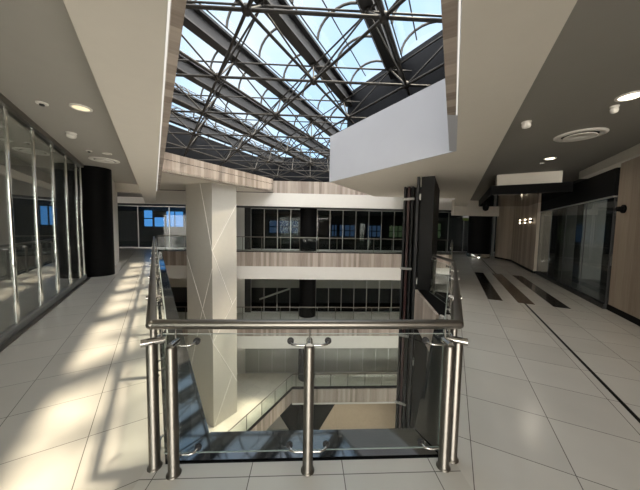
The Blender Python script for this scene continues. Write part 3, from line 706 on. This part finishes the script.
detector(-3.94, 4.11, 'small detector in the left ceiling nearest the glass shopfront poles', .07)
detector(-4.64, 5.38, 'white detector in the left ceiling between the downlight and the vent', .085, True)
detector(-5.3, 6.6, 'faint detector in the left ceiling just before the round vent', .06)
detector(4.24, 3.52, 'small detector beside the brightest right downlight', .05, True)
detector(3.50, 4.13, 'white dome detector in the right ceiling near the soffit edge', .07, True)
detector(5.97, 6.47, 'faint detector in the right ceiling beside the far downlight', .05)
# dome camera under the canopy, round fitting and spots on the oak walls, hanging sign
t = thing('dome_camera', 'black dome camera hanging at the canopy corner', 'camera'); p = RP(1.25, 14.0)
MB().lathe((*p, 2.77), [(.13, 0), (.13, -.08), (.10, -.18), (.03, -.22)], 20).build('housing', 'black', t)
t = thing('wall_fitting', 'round black fitting on the near oak wall', 'wall fitting'); p = RP(WO, 7.38); nr = (S, -.5)
w = lambda d, z: (p[0] - nr[0] * d, p[1] - nr[1] * d, z)
MB().tube(w(0, 2.12), w(.03, 2.12), .085, 20).build('back_plate', 'black', t)
MB().tube(w(.03, 2.12), w(.11, 2.12), .06, 20, .045).build('body', 'black', t)
for k, uu in enumerate((13.4, 14.25, 15.25)):
    t = thing('wall_spotlight', ('glowing wall spotlight on the far oak wall, nearest of three', 'glowing wall spotlight on the far oak wall, middle of three', 'glowing wall spotlight on the far oak wall, farthest of three')[k], 'wall light', 'spotlights on the far oak wall')
    p = RP(2.86, uu)
    w = lambda d, z: (p[0] - nr[0] * d, p[1] - nr[1] * d, z)
    MB().tube(w(0, 2.1), w(.05, 2.1), .05, 14).build('back_plate', 'steel_dark', t)
    MB().lathe(w(.09, 2.07), [(.035, 0), (.035, .06), (.02, .06)], 14).build('shade', 'steel_dark', t)
    MB().ball(w(.09, 2.165), .03).build('bulb', 'spot', t)
    MB().ball(w(.09, 2.035), .028).build('bulb', 'spot', t)
SX = 10.88
t = thing('hanging_sign', 'small pale lit sign hanging before the far black column', 'sign'); 
MB().box((SX, 17.25), (.34, .03), (1, 0), 2.52, 2.70).build('face', 'signw', t)
MB().box((SX, 17.25), (.34, .031), (1, 0), 2.32, 2.50).build('lower_face', 'signg', t)
for dx in (-.35, .35): MB().tube((SX + dx, 17.25, 2.32), (SX + dx, 17.25, 3.02), .01, 6).build('hanger', 'steel_dark', t)

# ------------------------------------------------------------------ light: sun, sky, added sky fill out of view
sun = bpy.data.lights.new('sun', 'SUN'); sun.energy = 5.0; sun.angle = math.radians(3.6); sun.color = (1, .85, .62)
so = bpy.data.objects.new('sun', sun); C.objects.link(so)
so.rotation_euler = Vector((-.354, -.066, -1)).to_track_quat('-Z', 'Y').to_euler()
wd = bpy.data.worlds.new('sky'); bpy.context.scene.world = wd; wd.use_nodes = True
n = wd.node_tree; n.nodes.clear()
out = n.nodes.new('ShaderNodeOutputWorld'); bg = n.nodes.new('ShaderNodeBackground'); n.links.new(bg.outputs[0], out.inputs[0])
tc = n.nodes.new('ShaderNodeTexCoord'); nz = n.nodes.new('ShaderNodeTexNoise'); nz.inputs['Scale'].default_value = 2.2; nz.inputs['Detail'].default_value = 5
n.links.new(tc.outputs['Generated'], nz.inputs['Vector'])
rp = n.nodes.new('ShaderNodeValToRGB')
rp.color_ramp.elements[0].position = .42; rp.color_ramp.elements[0].color = (.46, .72, 1.0, 1)
rp.color_ramp.elements[1].position = .72; rp.color_ramp.elements[1].color = (.82, .91, 1.0, 1)
n.links.new(nz.outputs['Fac'], rp.inputs[0])
# unseen fill added overhead, behind the viewer and below the horizon; clear blue ahead
sp = n.nodes.new('ShaderNodeSeparateXYZ'); n.links.new(tc.outputs['Generated'], sp.inputs[0])
def ramp(src, pts):
    mr = n.nodes.new('ShaderNodeMapRange'); mr.inputs[1].default_value = -1; mr.inputs[2].default_value = 1; n.links.new(src, mr.inputs[0])
    hz = n.nodes.new('ShaderNodeValToRGB'); e = hz.color_ramp.elements
    e[0].position = pts[0][0]; e[0].color = (*pts[0][1], 1); e[1].position = pts[-1][0]; e[1].color = (*pts[-1][1], 1)
    for p, c in pts[1:-1]: q = e.new(p); q.color = (*c, 1)
    n.links.new(mr.outputs[0], hz.inputs[0]); return hz
def mul(a, b):
    mu = n.nodes.new('ShaderNodeMix'); mu.data_type = 'RGBA'; mu.blend_type = 'MULTIPLY'; mu.inputs[0].default_value = 1
    n.links.new(a, mu.inputs[6]); n.links.new(b, mu.inputs[7]); return mu.outputs[2]
FILL, FR = 4.1, .36
fac = ramp(sp.outputs[1], [(.40, (0, 0, 0)), (.58, (.3, .3, .3)), (.72, (1, 1, 1)), (1.0, (1, 1, 1))])
elev_fill = ramp(sp.outputs[2], [(.0, (.38, .36, .33)), (.49, (.95, .91, .85)), (.51, (1.0, .98, .95)), (.60, (.6, .59, .58)), (.7, (.5, .5, .5)), (1, (.5, .5, .5))])
fill_mix = n.nodes.new('ShaderNodeMix'); fill_mix.data_type = 'RGBA'
fill_mix.inputs[6].default_value = (FILL, FILL * .965, FILL * .90, 1); sk = n.nodes.new('ShaderNodeMix'); sk.data_type = 'RGBA'; sk.blend_type = 'MULTIPLY'; sk.inputs[0].default_value = 1
sk.inputs[7].default_value = (FR * 2, FR * 2, FR * 2, 1); n.links.new(rp.outputs[0], sk.inputs[6])
n.links.new(fac.outputs[0], fill_mix.inputs[0]); n.links.new(sk.outputs[2], fill_mix.inputs[7])
n.links.new(mul(fill_mix.outputs[2], elev_fill.outputs[0]), bg.inputs[0]); bg.inputs[1].default_value = 2.0

# ------------------------------------------------------------------ camera
cam = bpy.data.cameras.new('camera'); co = bpy.data.objects.new('camera', cam); C.objects.link(co)
cam.sensor_fit = 'HORIZONTAL'; cam.sensor_width = 36; cam.lens = 258 / 640 * 36; cam.clip_start = .05
yaw, pit, rol = (math.radians(x) for x in (2.7, 3.7, 1.0))
fw = Vector((math.sin(yaw) * math.cos(pit), math.cos(yaw) * math.cos(pit), -math.sin(pit)))
r0 = Vector((math.cos(yaw), -math.sin(yaw), 0)); u0_ = r0.cross(fw)
rr = r0 * math.cos(rol) + u0_ * math.sin(rol); uu_ = -r0 * math.sin(rol) + u0_ * math.cos(rol)
mt = Matrix((rr, uu_, -fw)).transposed().to_4x4(); mt.translation = Vector((0, 0, EYE)); co.matrix_world = mt
sc = bpy.context.scene; sc.camera = co
sc.view_settings.view_transform = 'Standard'; sc.view_settings.look = 'None'; sc.view_settings.gamma = 1; sc.view_settings.use_curve_mapping = False
sc.view_settings.exposure = .8
sc.cycles.use_denoising = True
sc.cycles.max_bounces = 12; sc.cycles.diffuse_bounces = 6; sc.cycles.glossy_bounces = 5; sc.cycles.transparent_max_bounces = 24
sc.cycles.sample_clamp_indirect = 6.0
